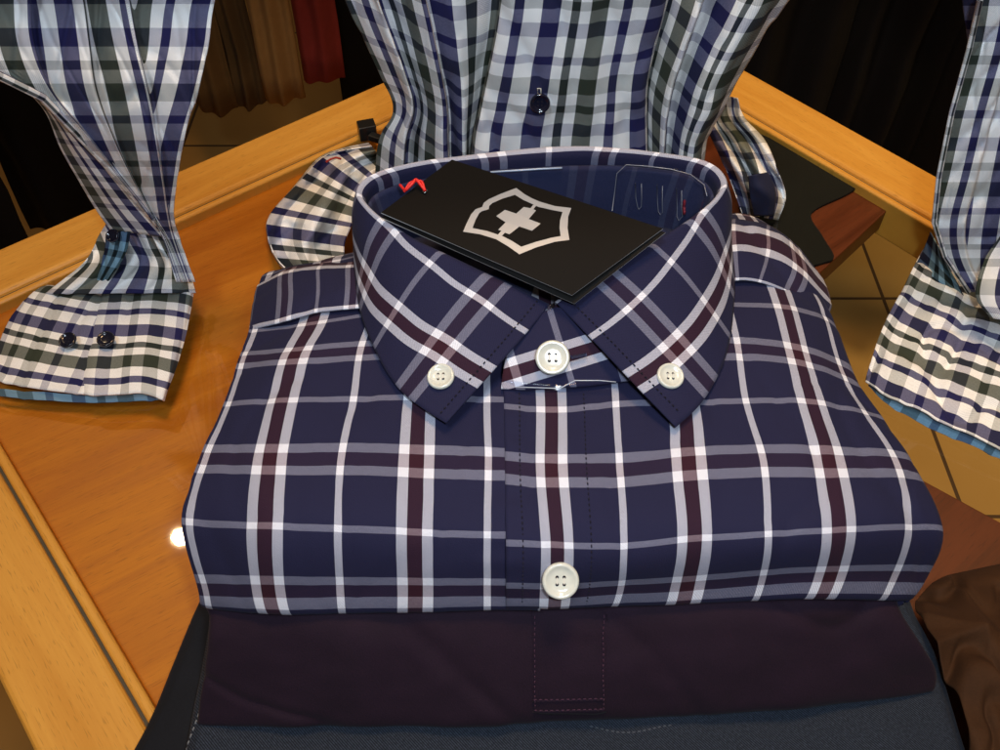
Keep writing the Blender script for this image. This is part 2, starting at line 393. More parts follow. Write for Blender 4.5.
# collar: one leaf folded over all round
W = lambda x, y, z: (x, y, z)
PP = lambda a, b_, z: tuple(P(a, b_, z))
rimL = [PP(549, 305, .149), PP(523, 293, .153), PP(498, 281, .156), PP(470, 268, .159), PP(445, 256, .162), PP(415, 241, .164), PP(392, 226, .166), PP(370, 210, .1675), PP(358.5, 193, .1685), PP(371, 178, .169), PP(408, 166, .170), PP(470, 156, .171), PP(540, 150, .171)]
botL = [PP(446, 423, .1345), PP(425, 410, .1345), PP(404, 394, .1345), PP(388, 374, .1345), PP(375, 350, .135), PP(364, 325, .135), PP(358, 302, .135), PP(355, 278, .134), W(-.0665, .314, .133), W(-.062, .337, .132), W(-.046, .354, .131), W(-.02, .364, .131), W(.01, .369, .131)]
rimR = [PP(556, 303, .149), PP(580, 290, .153), PP(603, 276, .156), PP(627, 262, .159), PP(652, 245, .162), PP(677, 229, .164), PP(700, 213, .166), PP(718, 197, .1675), PP(724, 183, .1685), PP(714, 168, .169), PP(690, 158, .170), PP(640, 151, .171), PP(590, 149, .171)]
botR = [PP(676, 427, .1345), PP(697, 408, .1345), PP(712, 387, .1345), PP(724, 362, .1345), PP(731, 335, .135), PP(734, 307, .135), PP(735, 282, .135), PP(733, 257, .134), W(.106, .327, .133), W(.100, .343, .132), W(.086, .356, .131), W(.057, .366, .131), W(.03, .369, .131)]
rim = [Vector(p) for p in rimL+rimR[::-1]]; bot = [Vector(p) for p in botL+botR[::-1]]
n = len(rim); ctr = Vector((.018, .30, .14))
mid = [rim[i].lerp(bot[i], .5) for i in range(n)]
acc = [0]
for i in range(1, n): acc.append(acc[-1]+(mid[i]-mid[i-1]).length)
H1, H2 = .0256, .027
offs = [.015, .0125, .010, .0085, .006, .0035, .001, 0, 0, 0, 0, 0, 0]
offR = [.020, .018, .016, .013, .0095, .0055, .001, 0, 0, 0, 0, 0, 0]
offa = offs+offR[::-1]
aL = acc[2]; aR_ = acc[-3]
def aval(i):                          # fabric coordinate along the collar, set from each point
    half = n/2
    a = (acc[i]-aL)/H2
    b_ = (aR_-acc[i])/H2
    tot = (aR_-aL)/H2; k = round(tot/2)*2
    return a*k/tot
crow = {k: [] for k in range(7)}
for i in range(n):
    o_ = (rim[i]-ctr); o_.z = 0; o_.normalize()
    L_ = (bot[i]-rim[i]).length; a = aval(i)
    dirn = (bot[i]-rim[i])
    spec = [(rim[i]-o_*.0030-Vector((0, 0, .008)), -.008), (rim[i]-o_*.0026-Vector((0, 0, .0022)), -.0026), (rim[i]+Vector((0, 0, .0004)), 0),
            (rim[i]+dirn*.07+o_*.0012+Vector((0, 0, .0012)), .07*L_), (rim[i]+dirn*.35+o_*.0022+Vector((0, 0, .0018)), .35*L_), (rim[i]+dirn*.7+o_*.0012+Vector((0, 0, .0010)), .7*L_), (bot[i], L_)]
    for k, (p, bb) in enumerate(spec):
        crow[k].append((*p, min(1.92, (bb-offa[i])/H1), a))
SCOL = Surf([crow[k] for k in range(7)])
def cwr(i, j, w, u, v):
    a = .0006*fbm(w, 35, 11)
    # subtle drape on the sides of the collar
    s = math.sin(math.pi*min(1, max(0, i)))
    a += .0007*math.sin(v*1.9)*s
    return Vector((0, -.5*a, a))
grid('collar', SCOL, 60, 260, M_navy, shirt, .0010, cwr)
# collar band
st_top, st_bot = [], []
stand = []
for i in range(3, n-3):
    o_ = (rim[i]-ctr); o_.z = 0; o_.normalize()
    t = rim[i]-o_*.0034-Vector((0, 0, .0066)); bb = rim[i]-o_*.0075; bb.z = .128
    a = acc[i]/H2
    stand.append([(*t, .1, a), (*(t.lerp(bb, .5)-o_*.0012), .7, a), (*bb, 1.4, a)])
# inner band is a plain-looking navy wall with a few faint stripes at its top
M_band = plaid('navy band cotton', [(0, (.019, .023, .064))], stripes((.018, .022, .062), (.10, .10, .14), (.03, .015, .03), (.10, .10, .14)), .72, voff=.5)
grid('collar_band', Surf([[r[k] for r in stand] for k in range(3)]), 14, 220, M_band, shirt, .0009)
nk = []
for i in range(1, n-1):
    o_ = (rim[i]-ctr); o_.z = 0; o_.normalize(); q = rim[i]-o_*.0066; q.z = .1335
    c_ = Vector((ctr.x, .305, .1335))
    nk.append([(*q, 0, i), (*q.lerp(c_, .5), .5, i), (*q.lerp(c_, .97), 1, i)])
grid('neck_dark_sheet', Surf([[r[k] for r in nk] for k in range(3)]), 10, 160, M_navyin, shirt, .0006)  # added navy sheet, puts the dark of the neck opening into its colour
# front of the band, where the top button closes it
def rotuv(px, py, ox, oy, ang, sc):
    dx, dy = (px-ox)/sc, (py-oy)/sc
    c, s = math.cos(ang), math.sin(ang)
    return (dy*c+dx*s, dx*c-dy*s)     # u across the long stripes, v along
def bandpt(px, py, z):
    u, v = rotuv(px, py, 552, 360, math.radians(17), 62)
    return (*P(px, py, z), u+1, v+.8)
bf = Surf([[bandpt(501, 389, .1325), bandpt(530, 390, .1328), bandpt(556, 388, .133), bandpt(588, 386, .133), bandpt(625, 381, .133), bandpt(650, 377, .132)],
           [bandpt(503, 372, .1375), bandpt(528, 370, .1382), bandpt(556, 366, .139), bandpt(588, 360, .1385), bandpt(618, 358, .137), bandpt(640, 354, .134)],
           [bandpt(508, 352, .1415), bandpt(528, 342, .1432), bandpt(556, 340, .144), bandpt(584, 335, .143), bandpt(606, 333, .141), bandpt(622, 330, .137)],
           [bandpt(520, 330, .1445), bandpt(532, 318, .147), bandpt(553, 308, .149), bandpt(575, 308, .147), bandpt(592, 311, .144), bandpt(605, 310, .140)]])
grid('collar_band', bf, 30, 40, M_navy, shirt, .0014)

# buttons
def button(centre, normal, r, mat, parent, name='button', holes=True, h=.0022, thread=M_whthread):
    nrm = Vector(normal).normalized(); t = Vector((1, 0, 0)); t = (t-nrm*t.dot(nrm)).normalized(); s = nrm.cross(t)
    prof = [(0, -.25), (.8, -.35), (.97, -.1), (1, .25), (.95, .62), (.86, .72), (.76, .60), (.64, .34), (.45, .28), (0, .28)]
    bm = bmesh.new(); N_ = 40; rows = []
    c = Vector(centre)
    for pr, ph in prof:
        if pr == 0: rows.append([bm.verts.new(c+nrm*ph*h)]); continue
        rows.append([bm.verts.new(c+(t*math.cos(2*math.pi*k/N_)+s*math.sin(2*math.pi*k/N_))*pr*r+nrm*ph*h) for k in range(N_)])
    for a, b_ in zip(rows, rows[1:]):
        for k in range(N_):
            k2 = (k+1) % N_
            if len(a) == 1: bm.faces.new((a[0], b_[k2], b_[k]))
            elif len(b_) == 1: bm.faces.new((a[k], a[k2], b_[0]))
            else: bm.faces.new((a[k], a[k2], b_[k2], b_[k]))
    bmesh.ops.recalc_face_normals(bm, faces=bm.faces)
    vs = [v.co.copy() for v in bm.verts]; fs = [tuple(v.index for v in f.verts) for f in (bm.verts.index_update() or bm.faces)]
    bm.free()
    o = mesh(name, vs, fs, mat, parent)
    if holes:
        vs, fs = [], []
        for kx in (-1, 1):
            for ky in (-1, 1):
                cc = c+(t*kx+s*ky)*r*.19+nrm*(.28*h+.00012); b0 = len(vs)
                vs += [cc+(t*math.cos(a)+s*math.sin(a))*r*.095 for a in [2*math.pi*q/12 for q in range(12)]]
                fs.append(tuple(range(b0, b0+12)))
        mesh('hole', vs, fs, M_thread, o, smooth=False)
        if thread:
            vs, fs = [], []
            for kx in (-1, 1):
                a = c+(t*kx*.19-s*.17)*r+nrm*(.28*h+.0003); b_ = c+(t*kx*.19+s*.17)*r+nrm*(.28*h+.0003)
                b0 = len(vs); w = t*r*.045
                for q in (a, b_):
                    vs += [q-w, q+w, q+w-nrm*.0003, q-w-nrm*.0003]
                fs += [(b0, b0+1, b0+5, b0+4), (b0+1, b0+2, b0+6, b0+5), (b0+3, b0, b0+4, b0+7), (b0, b0+1, b0+2, b0+3), (b0+4, b0+5, b0+6, b0+7)]
            mesh('thread', vs, fs, thread, o, smooth=False)
    return o
button(P(441, 377, .1405), (-.12, -.28, .95), .0055, M_pearl, shirt)
button(P(670, 376.5, .1405), (.12, -.28, .95), .0055, M_pearl, shirt)
button(P(552.5, 357.5, .1445), (0, -.62, .78), .0069, M_pearl, shirt)
bb = button(P(560.5, 580.5, .1115), (0, -.62, .78), .0069, M_pearl, shirt, h=.0028)

# stitching
def dashes(name, path, mat, parent, ln=.0012, gap=.0010, w=.00026, lift=.0004, up=Vector((0, -.3, .95))):
    vs, fs = [], []
    d = [0]
    for a, b_ in zip(path, path[1:]): d.append(d[-1]+(b_-a).length)
    def at(s):
        for i in range(len(path)-1):
            if d[i+1] >= s: return path[i].lerp(path[i+1], (s-d[i])/max(1e-9, d[i+1]-d[i]))
        return path[-1]
    s = 0
    while s+ln < d[-1]:
        a, b_ = at(s), at(s+ln); t = (b_-a).normalized(); q = t.cross(up).normalized()*w
        h = up*lift; b0 = len(vs); mm = (a+b_)/2+h*1.5
        vs += [a-q+h*.3, a+q+h*.3, mm+q, mm-q, b_+q+h*.3, b_-q+h*.3]
        fs += [(b0, b0+1, b0+2, b0+3), (b0+3, b0+2, b0+4, b0+5)]
        s += ln+gap
    return mesh(name, vs, fs, mat, parent, None, False, .0002)
def surf_path(S, u, v0, v1, nn=24):
    out = []
    for k in range(nn+1):
        v = v0+(v1-v0)*k/nn; p = S.at_uv(u, v); q = Vector(p[:3]); out.append(q+wrinkle(0, 0, q, p[3], p[4]))
    return out
for u in (4.50, 5.52):
    dashes('stitching', surf_path(SR, u, -.3, 3.3), M_thread, shirt)
def colpath(cs, r):
    out = []
    for c in cs:
        p = SCOL(r, c); q = Vector(p[:3]); out.append(q+cwr(r/6, c/(n-1), q, p[3], p[4]))
    return out
def front_path(c):                    # row of stitches a few millimetres in from the front edge of a leaf
    out = []
    for k in range(16):
        r = 2.2+3.7*k/15
        p = SCOL(r, c); q = Vector(p[:3]); out.append(q+cwr(r/6, c/(n-1), q, p[3], p[4]))
    return out
dashes('stitching', front_path(.42), M_thread, shirt, lift=.0005)
dashes('stitching', front_path(n-1-.42), M_thread, shirt, lift=.0005)
# blue stitched buttonhole end beside the top button
def tube(name, pts, r, mat, parent, nseg=8, closed=False):
    vs, fs = [], []
    pts = [Vector(p) for p in pts]; m_ = len(pts)
    uvs_ = []; d_ = 0
    for i, p in enumerate(pts):
        if i: d_ += (p-pts[i-1]).length
        a = pts[(i-1) % m_] if (closed or i > 0) else p; c = pts[(i+1) % m_] if (closed or i < m_-1) else p
        t = (c-a).normalized(); q = t.cross(Vector((.1, .2, 1))).normalized(); s = t.cross(q)
        for k in range(nseg):
            an = 2*math.pi*k/nseg; uvs_.append((.55+.25*math.sin(an), d_/.0262)); vs.append(p+(q*math.cos(an)+s*math.sin(an))*r)
    for i in range(m_ if closed else m_-1):
        for k in range(nseg):
            j = (i+1) % m_
            fs.append((i*nseg+k, i*nseg+(k+1) % nseg, j*nseg+(k+1) % nseg, j*nseg+k))
    if not closed: fs += [tuple(range(nseg)), tuple(range((m_-1)*nseg, m_*nseg))]
    return mesh(name, vs, fs, mat, parent, uvs_)
M_blueth = simple('navy buttonhole thread', (.03, .04, .11), .4)
hp = []
for k in range(26):
    hp.append(P(571+k*.62, 357.5-k*.12+(1.7 if k % 2 else -1.7), .1427-k*.00003))
tube('buttonhole', hp, .00030, M_blueth, shirt, 5)

# clear plastic collar insert
ins = thing('collar_insert', P(560, 380, .131), 'clear plastic insert holding the collar of the plaid shirt upright', 'packaging')
band = []
for i in range(9, n-5):
    o_ = (rim[i]-ctr); o_.z = 0; o_.normalize()
    t = rim[i]-o_*.0062-Vector((0, 0, .0035)); b_ = t-o_*.004-Vector((0, 0, .028))
    band.append([(*t, 0, i), (*t.lerp(b_, .5), .5, i), (*b_, 1, i)])
grid('plastic_strip', Surf([[r[k] for r in band] for k in range(3)]), 8, 120, M_clear, ins, 0)
# slotted end seen inside the right of the collar
def wallpt(px, py, k=0):
    # inside wall of the collar at the right: lies just in front of the band
    best = None
    for c100 in range(1300, 2300, 4):
        c = c100/100.
        i = c
        t = Vector(curve([tuple(v) for v in rim], i)); o_ = (t-ctr); o_.z = 0; o_.normalize()
        for s in range(0, 22):
            f = s/21.
            p = t-o_*(.0070+.0045*f)-Vector((0, 0, .004+.032*f))
            D = ZC-p.z; dep = p.y*cT+D*sT
            x = 500+F*p.x/dep; y = 375+F*(D*cT-p.y*sT)/dep
            e = (x-px)**2+(y-py)**2
            if best is None or e < best[0]: best = (e, p)
    return best[1]
outl = [(613, 210), (614, 190), (617, 172), (626, 165), (648, 163), (672, 166), (692, 172), (706, 183), (710, 197)]
tube('plastic_rim_and_glint', [wallpt(a, b_) for a, b_ in outl], .00022, M_cleare, ins, 6)
for a, b_, h in ((636, 183, 26), (657, 186, 28), (676, 190, 30)):
    sl = [(a, b_), (a+.5, b_+h*.6), (a+1, b_+h-3), (a+3.5, b_+h), (a+6, b_+h-3), (a+6, b_+h*.6), (a+5.5, b_)]
    tube('slot', [wallpt(x, y) for x, y in sl], .00016, M_cleare, ins, 6)
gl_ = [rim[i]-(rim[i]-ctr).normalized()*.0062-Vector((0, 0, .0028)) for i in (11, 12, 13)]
tube('plastic_rim_and_glint', [gl_[0].lerp(gl_[1], .2), gl_[0].lerp(gl_[1], .6), gl_[1], gl_[1].lerp(gl_[2], .5)], .00045, simple('bright painted plastic glint', (.5, .6, .75), .15), ins, 6)  # pale tube: highlight along the plastic edge put into the colour
rd = [wallpt(684, 200+k*2) for k in range(8)]
tube('red_mark', rd, .0007, simple('dark red dye', (.16, .008, .02), .6), ins, 6)
# lower tongue poking out below the band
tg = sheet([[(503, 380, .1355, 0, 0), (560, 384, .1365, .5, 0), (622, 378, .1365, 1, 0)], [(514, 386, .1345, 0, 1), (560, 392, .1345, .5, 1), (618, 388, .134, 1, 1)]])
grid('plastic_tongue', tg, 4, 24, M_clear, ins, .0003)
tube('plastic_rim_and_glint', [P(*q) for q in ((516, 387, .1345), (560, 388.5, .1355), (575, 380.5, .1375), (600, 380.5, .1375), (616, 382, .137))], .00022, simple('painted plastic glint', (.45, .5, .6), .2), ins, 6)  # pale line: glint on the tongue put into its colour
tube('plastic_tip', [P(*q) for q in ((543, 312, .151), (548, 306, .1525), (556, 304, .1525), (551, 310, .1515), (547, 313, .151))], .0005, M_clear, ins, 6)

# ------------------------------------------------------------------ hang tag
tagt = thing('hang_tag', P(520, 225, .165), 'black card hang tag with silver shield and cross emblem, lying across the collar opening', 'tag')
A_, B_, C_, D_ = P(452, 160, .1745), P(663, 229, .1725), P(572, 295.5, .1600), P(381, 213, .1715)
def cardpt(s, t, lift=0):             # s along the long side, t across
    p = A_.lerp(B_, s).lerp(D_.lerp(C_, s), t)
    nrm = (B_-A_).cross(D_-A_).normalized()
    if nrm.z < 0: nrm = -nrm
    return p+nrm*(lift+.0012*math.sin(math.pi*s)*math.sin(math.pi*t))
def card(name, lift, mat, skew=0):
    N_ = 24; M_ = 12; vs = []; fs = []
    for i in range(N_+1):
        for j in range(M_+1):
            s, t = i/N_, j/M_
            vs.append(cardpt(s, t, lift-(t*skew*(.3+s)))+Vector((.0012*s, -.001, 0))*(skew*400))
    for i in range(N_):
        for j in range(M_):
            fs.append((i*(M_+1)+j, (i+1)*(M_+1)+j, (i+1)*(M_+1)+j+1, i*(M_+1)+j+1))
    o = mesh(name, vs, fs, mat, tagt, None, False, .0005, 0)
    o.data.materials.append(M_edge)
    o.modifiers['thickness'].material_offset_rim = 1
    return o
card('card', 0, M_card)
card('card', -.0014, M_card, .0022)
import itertools
nrmT = (B_-A_).cross(D_-A_).normalized(); nrmT = nrmT if nrmT.z > 0 else -nrmT
def to_card(zx, zy, lift=.00045):     # measured on the card face, laid in the card's plane
    px, py = 455+zx*.125, 180+zy*.125
    # solve (s,t) by small Newton steps
    s = t = .5
    def pr(p):
        D = ZC-p.z; dep = p.y*cT+D*sT
        return 500+F*p.x/dep, 375+F*(D*cT-p.y*sT)/dep
    for _ in range(12):
        x0, y0 = pr(cardpt(s, t)); xs, ys = pr(cardpt(s+.01, t)); xt, yt = pr(cardpt(s, t+.01))
        a, b_, c, d = (xs-x0)/.01, (xt-x0)/.01, (ys-y0)/.01, (yt-y0)/.01
        det = a*d-b_*c; ex, ey = px-x0, py-y0
        s += (ex*d-ey*b_)/det; t += (a*ey-c*ex)/det
    return cardpt(s, t, lift)
outer = [(490, 70), (560, 122), (620, 155), (680, 180), (800, 215), (930, 230), (905, 300), (900, 390), (915, 485), (800, 500), (650, 545), (515, 600), (430, 540), (330, 480), (200, 440), (65, 420), (95, 350), (130, 280), (165, 240), (218, 222), (230, 190), (270, 160), (370, 115)]
inner = [(480, 125), (545, 165), (600, 190), (670, 222), (780, 247), (860, 262), (840, 330), (836, 390), (845, 455), (770, 468), (650, 500), (530, 540), (450, 490), (380, 455), (260, 415), (140, 390), (165, 325), (195, 270), (215, 256), (270, 240), (275, 212), (300, 190), (380, 155)]
vo = [to_card(*q) for q in outer]; vi = [to_card(*q) for q in inner]; k_ = len(vo)
vs = vo+vi; fs = [(i, (i+1) % k_, k_+(i+1) % k_, k_+i) for i in range(k_)]
def add_poly(pts):
    b0 = len(vs); vs.extend(to_card(*q) for q in pts); fs.append(tuple(range(b0, b0+len(pts))))
# cross as centre and four arms
cq = [(490, 275), (590, 318), (515, 378), (405, 345)]
add_poly(cq)
add_poly([(405, 345), (330, 295), (400, 245), (490, 275)])
add_poly([(490, 275), (550, 222), (604, 232), (590, 250), (612, 258), (628, 240), (648, 250), (590, 318)])
add_poly([(590, 318), (685, 355), (615, 412), (515, 378)])
add_poly([(515, 378), (435, 440), (388, 424), (372, 412), (345, 405), (405, 345)])
add_poly([(655, 205), (612, 258), (590, 250), (625, 205)])
add_poly([(372, 412), (400, 428), (362, 465), (335, 452)])
mesh('emblem', vs, fs, M_silver, tagt, None, False)
# red cord with a steel eyelet
smooth = lambda ps: [Vector(curve([tuple(p) for p in ps], k/6)) for k in range((len(ps)-1)*6+1)]
tube('cord', smooth([P(*q) for q in ((425, 190.5, .1745), (420, 184, .176), (416, 179.5, .177), (413, 183, .1765), (409, 187, .1755), (405, 190, .174), (400, 185, .172))]), .00065, M_red, tagt, 8)
tube('cord', smooth([P(*q) for q in ((425, 191, .1745), (422, 182, .1765), (417, 181, .1765), (410, 183, .1755), (404, 192, .1735))]), .00055, M_red, tagt, 8)
ce = to_card((425-455)/.125, (192-180)/.125, .0006)
tube('eyelet', [ce+Vector((math.cos(a)*.0009, math.sin(a)*.0009, 0)) for a in [2*math.pi*q/14 for q in range(14)]], .0003, M_metal, tagt, 6, True)

# ------------------------------------------------------------------ plum polo shirt, under the plaid shirt
polo = thing('folded_polo', P(560, 700, .04), 'dark plum folded polo shirt with stitched placket, directly under the plaid shirt', 'polo shirt')
prow = []
spec = [(0, .030, [(215, 560), (330, 560), (450, 560), (560, 560), (700, 558), (800, 555), (885, 552)], .0828),
        (1, .0, [(217, 618), (330, 614), (450, 612), (560, 608), (700, 604), (800, 602), (893, 604)], .0805),
        (2, 0, [(214, 655), (330, 655), (450, 655), (560, 650), (700, 645), (800, 640), (912, 640)], .070),
        (3, 0, [(209, 700), (330, 702), (450, 702), (560, 700), (700, 692), (800, 688), (927, 672)], .053),
        (4, 0, [(208, 724), (330, 725), (450, 725), (560, 720), (700, 713), (800, 706), (924, 692)], .041)]
for k, sh, pts, z in spec:
    r = []
    for j, (x, y) in enumerate(pts):
        zz = z-(.006 if j in (0, 6) else 0)
        r.append((*P(x, y, zz), x/500., k*.1))
    e = r[0]; f = r[-1]
    r = [(e[0]+.02, e[1]+.003, e[2]-.022*min(1, (e[2]-.034)/.03), e[3]-.2, e[4]), (e[0]+.002, e[1]+.002, e[2]-.012*min(1, (e[2]-.034)/.03), e[3]-.1, e[4])]+r+[(f[0]-.002, f[1]+.002, f[2]-.012*min(1, (f[2]-.034)/.03), f[3]+.1, f[4]), (f[0]-.02, f[1]+.003, f[2]-.022*min(1, (f[2]-.034)/.03), f[3]+.2, f[4])]
    prow.append(r)
prow.insert(0, [(p[0], p[1]+.12, p[2], p[3], p[4]-.2) for p in prow[0]])
prow.append([(p[0], p[1]+.012, .0352, p[3], p[4]+.1) for p in prow[-1]])
def pwr(i, j, w, u, v):
    a = .0036*fbm((w.x, w.y*.5, w.z), 20, 20)+.0009*fbm(w, 60, 2)
    r1 = noise.noise(Vector((w.x*12+w.y*22, w.y*18-w.x*8, 5))); a -= .0018*math.exp(-(r1/.06)**2)
    a -= .0022*math.exp(-((w.x+.045-(.16-w.y)*.6)/.006)**2)*math.exp(-((w.y-.15)/.014)**2)
    if v > .45: a *= .2
    return Vector((0, -.6*a, .8*a))
SP = Surf(prow)
grid('body', SP, 80, 150, M_plum, polo, .0008, pwr)
# placket strip
def on_polo(px, py, lift=.0012):      # height of the polo under a measured spot
    zs = [(608, .0805), (650, .070), (700, .053), (720, .041)]
    z = zs[-1][1]
    if py <= zs[0][0]: z = zs[0][1]
    else:
        for (a, za), (b_, zb) in zip(zs, zs[1:]):
            if a <= py <= b_: z = za+(zb-za)*(py-a)/(b_-a)
    p = P(px, py, z)
    return p
from mathutils.bvhtree import BVHTree
def bvh_of(o):
    base = Vector(); q = o
    while q is not None: base += q.location; q = q.parent
    return BVHTree.FromPolygons([v.co+base for v in o.data.vertices], [tuple(p.vertices) for p in o.data.polygons])
pbv = bvh_of([c for c in polo.children if c.name.startswith('body')][0])
CAM = Vector((0, 0, ZC))
def hit(bv, px, py, lift):            # the spot on a built surface
    d = (P(px, py, 0)-CAM).normalized()
    h = bv.ray_cast(CAM, d)
    if h[0] is None: return P(px, py, .05)
    nn = h[1]
    if nn.dot(d) > 0: nn = -nn
    return h[0]+nn*lift
plk = []
for k in range(9):
    y = 600+111*k/8
    row = []
    for j in range(7):
        f = j/6; x = 530+(-1+2*f)*0+f*78
        q = hit(pbv, x+(k-4)*.1, max(y, 613), .0019 if 0 < j < 6 else .0006)
        if y < 613: q = q+Vector((0, .004, .001))
        row.append((*q, f, k))
    plk.append(row)
grid('placket', Surf(plk), 40, 24, M_plum, polo, .0009)
dashes('stitching', [hit(pbv, 534, y, .0023) for y in range(616, 712, 6)], M_plumst, polo, w=.0002)
dashes('stitching', [hit(pbv, 603, y, .0023) for y in range(616, 712, 6)], M_plumst, polo, w=.0002)
for yy in (696, 706):
    dashes('stitching', [hit(pbv, x, yy-(x-533)*.02, .0025) for x in range(533, 606, 6)], M_plumst, polo, w=.00022)
    tube('seam', [hit(pbv, x, yy+2.2-(x-533)*.02, .0018) for x in range(532, 607, 6)], .0006, M_plum, polo, 6)
# small tonal embroidery near the right end: short wavy stitches
for dx in (0, 9, 18):
    tube('embroidery', [hit(pbv, 820+dx+q[0], 694+q[1], .0004) for q in ((0, 4), (2, -2), (4, 3), (6, -3), (8, 2))], .00022, M_plumst, polo, 5)

# ------------------------------------------------------------------ jeans and added dark trousers at the bottom of the stack
def slab(name, thingo, outline, z0, z1, mat, amp=.0022, uvs=1.0, rollv=.008):
    # outline as left/right pairs per row; pillow section
    rows = []
    for k, ((lx, ly), (rx, ry)) in enumerate(outline):
        a, b_ = P(lx, ly, (z0+z1)/2), P(rx, ry, (z0+z1)/2)
        r = []
        for f, zz in ((.05, z0), (.01, z0+.15*(z1-z0)), (0, (z0+z1)/2), (.012, z1-.12*(z1-z0)), (.05, z1), (.25, z1), (.5, z1), (.75, z1), (.95, z1), (.988, z1-.12*(z1-z0)), (1, (z0+z1)/2), (.99, z0+.15*(z1-z0)), (.95, z0)):
            q = a.lerp(b_, f); q.z = zz
            r.append((*q, q.x*uvs, q.y*uvs))
        rows.append(r)
    def w(i, j, p, u, v):
        a = amp*fbm(p, 18, 40)+amp*.4*fbm(p, 60, 4)
        return Vector((0, 0, a if p.z > z0+.3*(z1-z0) else 0))
    return grid(name, Surf(rows), 60, 110, mat, thingo, .0006, w)
jeans = thing('folded_jeans', P(560, 740, .02), 'dark blue denim jeans folded flat under the plum polo shirt', 'jeans')
jb = slab('leg_panel', jeans, [((228, 470), (880, 470)), ((222, 520), (895, 520)), ((214, 600), (906, 600)), ((206, 660), (935, 660)), ((190, 740), (961, 740)), ((176, 800), (978, 800)), ((160, 900), (1005, 900))], .0165, .0335, M_denim)
jbv = bvh_of(jb)
dashes('stitching', [hit(jbv, 205+(y-700)*-.35, y, .0006) for y in range(700, 800, 8)], simple('grey thread', (.16, .17, .19), .8), jeans, ln=.0016, gap=.0012, w=.0003)
dashes('stitching', [hit(jbv, x, 729+4*math.sin((x-600)*.06), .0006) for x in range(590, 680, 6)], simple('slate thread', (.07, .08, .1), .8), jeans)
blk = thing('dark_underlay', P(250, 700, 0), 'very dark navy added trousers at the bottom of the stack, peeking out on the left', 'underlay')  # added dark cloth, shade on the side of the jeans put into its colour
slab('leg_panel', blk, [((222, 560), (850, 560)), ((204, 600), (880, 600)), ((178, 660), (925, 660)), ((158, 708), (944, 708)), ((136, 750), (958, 750)), ((112, 800), (970, 800)), ((80, 900), (990, 900))], .0005, .016, M_black)

# ------------------------------------------------------------------ checked display shirt behind, sleeves spread forward
disp = thing('display_shirt', (0.02, .44, 0), 'blue, olive and white checked shirt displayed upright behind the stack, cuffs spread on the table', 'shirt')
HP = .0262                            # half a pattern repeat
YB = .435
cols = [  # x at each level ; fabric position (cm) ; depth
 ((312, 345, 380, 393, 377, 372), -13.2, .009), ((335, 364, 394, 404, 392, 390), -12, .004), ((350, 377, 405, 413, 404, 402), -11, -.002), ((352, 379, 407, 416, 407, 404), -10.2, .011),
 ((385, 404, 424, 430, 428, 428), -8.2, .003), ((402, 425, 441, 446, 447, 450), -6.6, -.003), ((404, 428, 443, 449, 450, 452), -5.8, .010), ((446, 456, 463, 464, 464, 466), -4.6, .003),
 ((499, 500, 487, 480, 473, 470), -2.9, .011), ((502, 503, 490, 483, 476, 473), -2.3, -.005), ((556, 553, 541, 536, 530, 525), 0, -.007),
 ((616, 611, 598, 594, 590, 585), 2.9, -.007), ((682, 665, 646, 643, 643, 642), 5.5, -.004), ((686, 668, 649, 646, 646, 645), 6.3, .010), ((720, 688, 664, 656, 655, 652), 7.6, .002), ((742, 704, 676, 668, 664, 660), 8.6, -.003),
 ((745, 707, 679, 671, 667, 663), 9.4, .009), ((790, 742, 704, 692, 682, 672), 11.2, -.002), ((826, 768, 724, 712, 696, 688), 12.6, -.004), ((856, 789, 743, 724, 706, 698), 13.8, .006)]
brow = []
for k, y in enumerate((-90, 0, 75, 110, 150, 240)):
    r = []
    for xs, u, d in cols:
        q = PY(xs[k], y, YB+d*1.5)
        r.append((*q, u*.01/HP+.17, 0))
    brow.append(r)
for k, r in enumerate(brow):
    brow[k] = [(x, y, z, u, z/HP/1.12) for x, y, z, u, v in r]
def bwr(i, j, w, u, v):
    a = .0022*fbm((w.x*1.6, w.y, w.z*.5), 30, 31)+.0009*fbm((w.x*1.5, w.y, w.z*.7), 90, 3)
    r1 = noise.noise(Vector((w.x*38+w.z*10, w.z*11, 4))); a -= .0020*math.exp(-(r1/.10)**2)
    r2 = noise.noise(Vector((w.x*60-w.z*16, w.z*18, 8))); a -= .0008*math.exp(-(r2/.10)**2)
    return Vector((0, -a, 0))
body = grid('body', Surf(brow), 70, 240, M_check, disp, .0006, bwr)
bbv = bvh_of(body)
button(hit(bbv, 540, 102, .0015), (0, -1, .25), .0054, M_dkbutton, disp, thread=None)
tube('thread', [hit(bbv, 539+dx, 88+dy, .0007) for dx, dy in ((-1.5, 6), (-1.5, 0), (1.5, 0), (1.5, 6))], .0004, M_whthread, disp, 5)

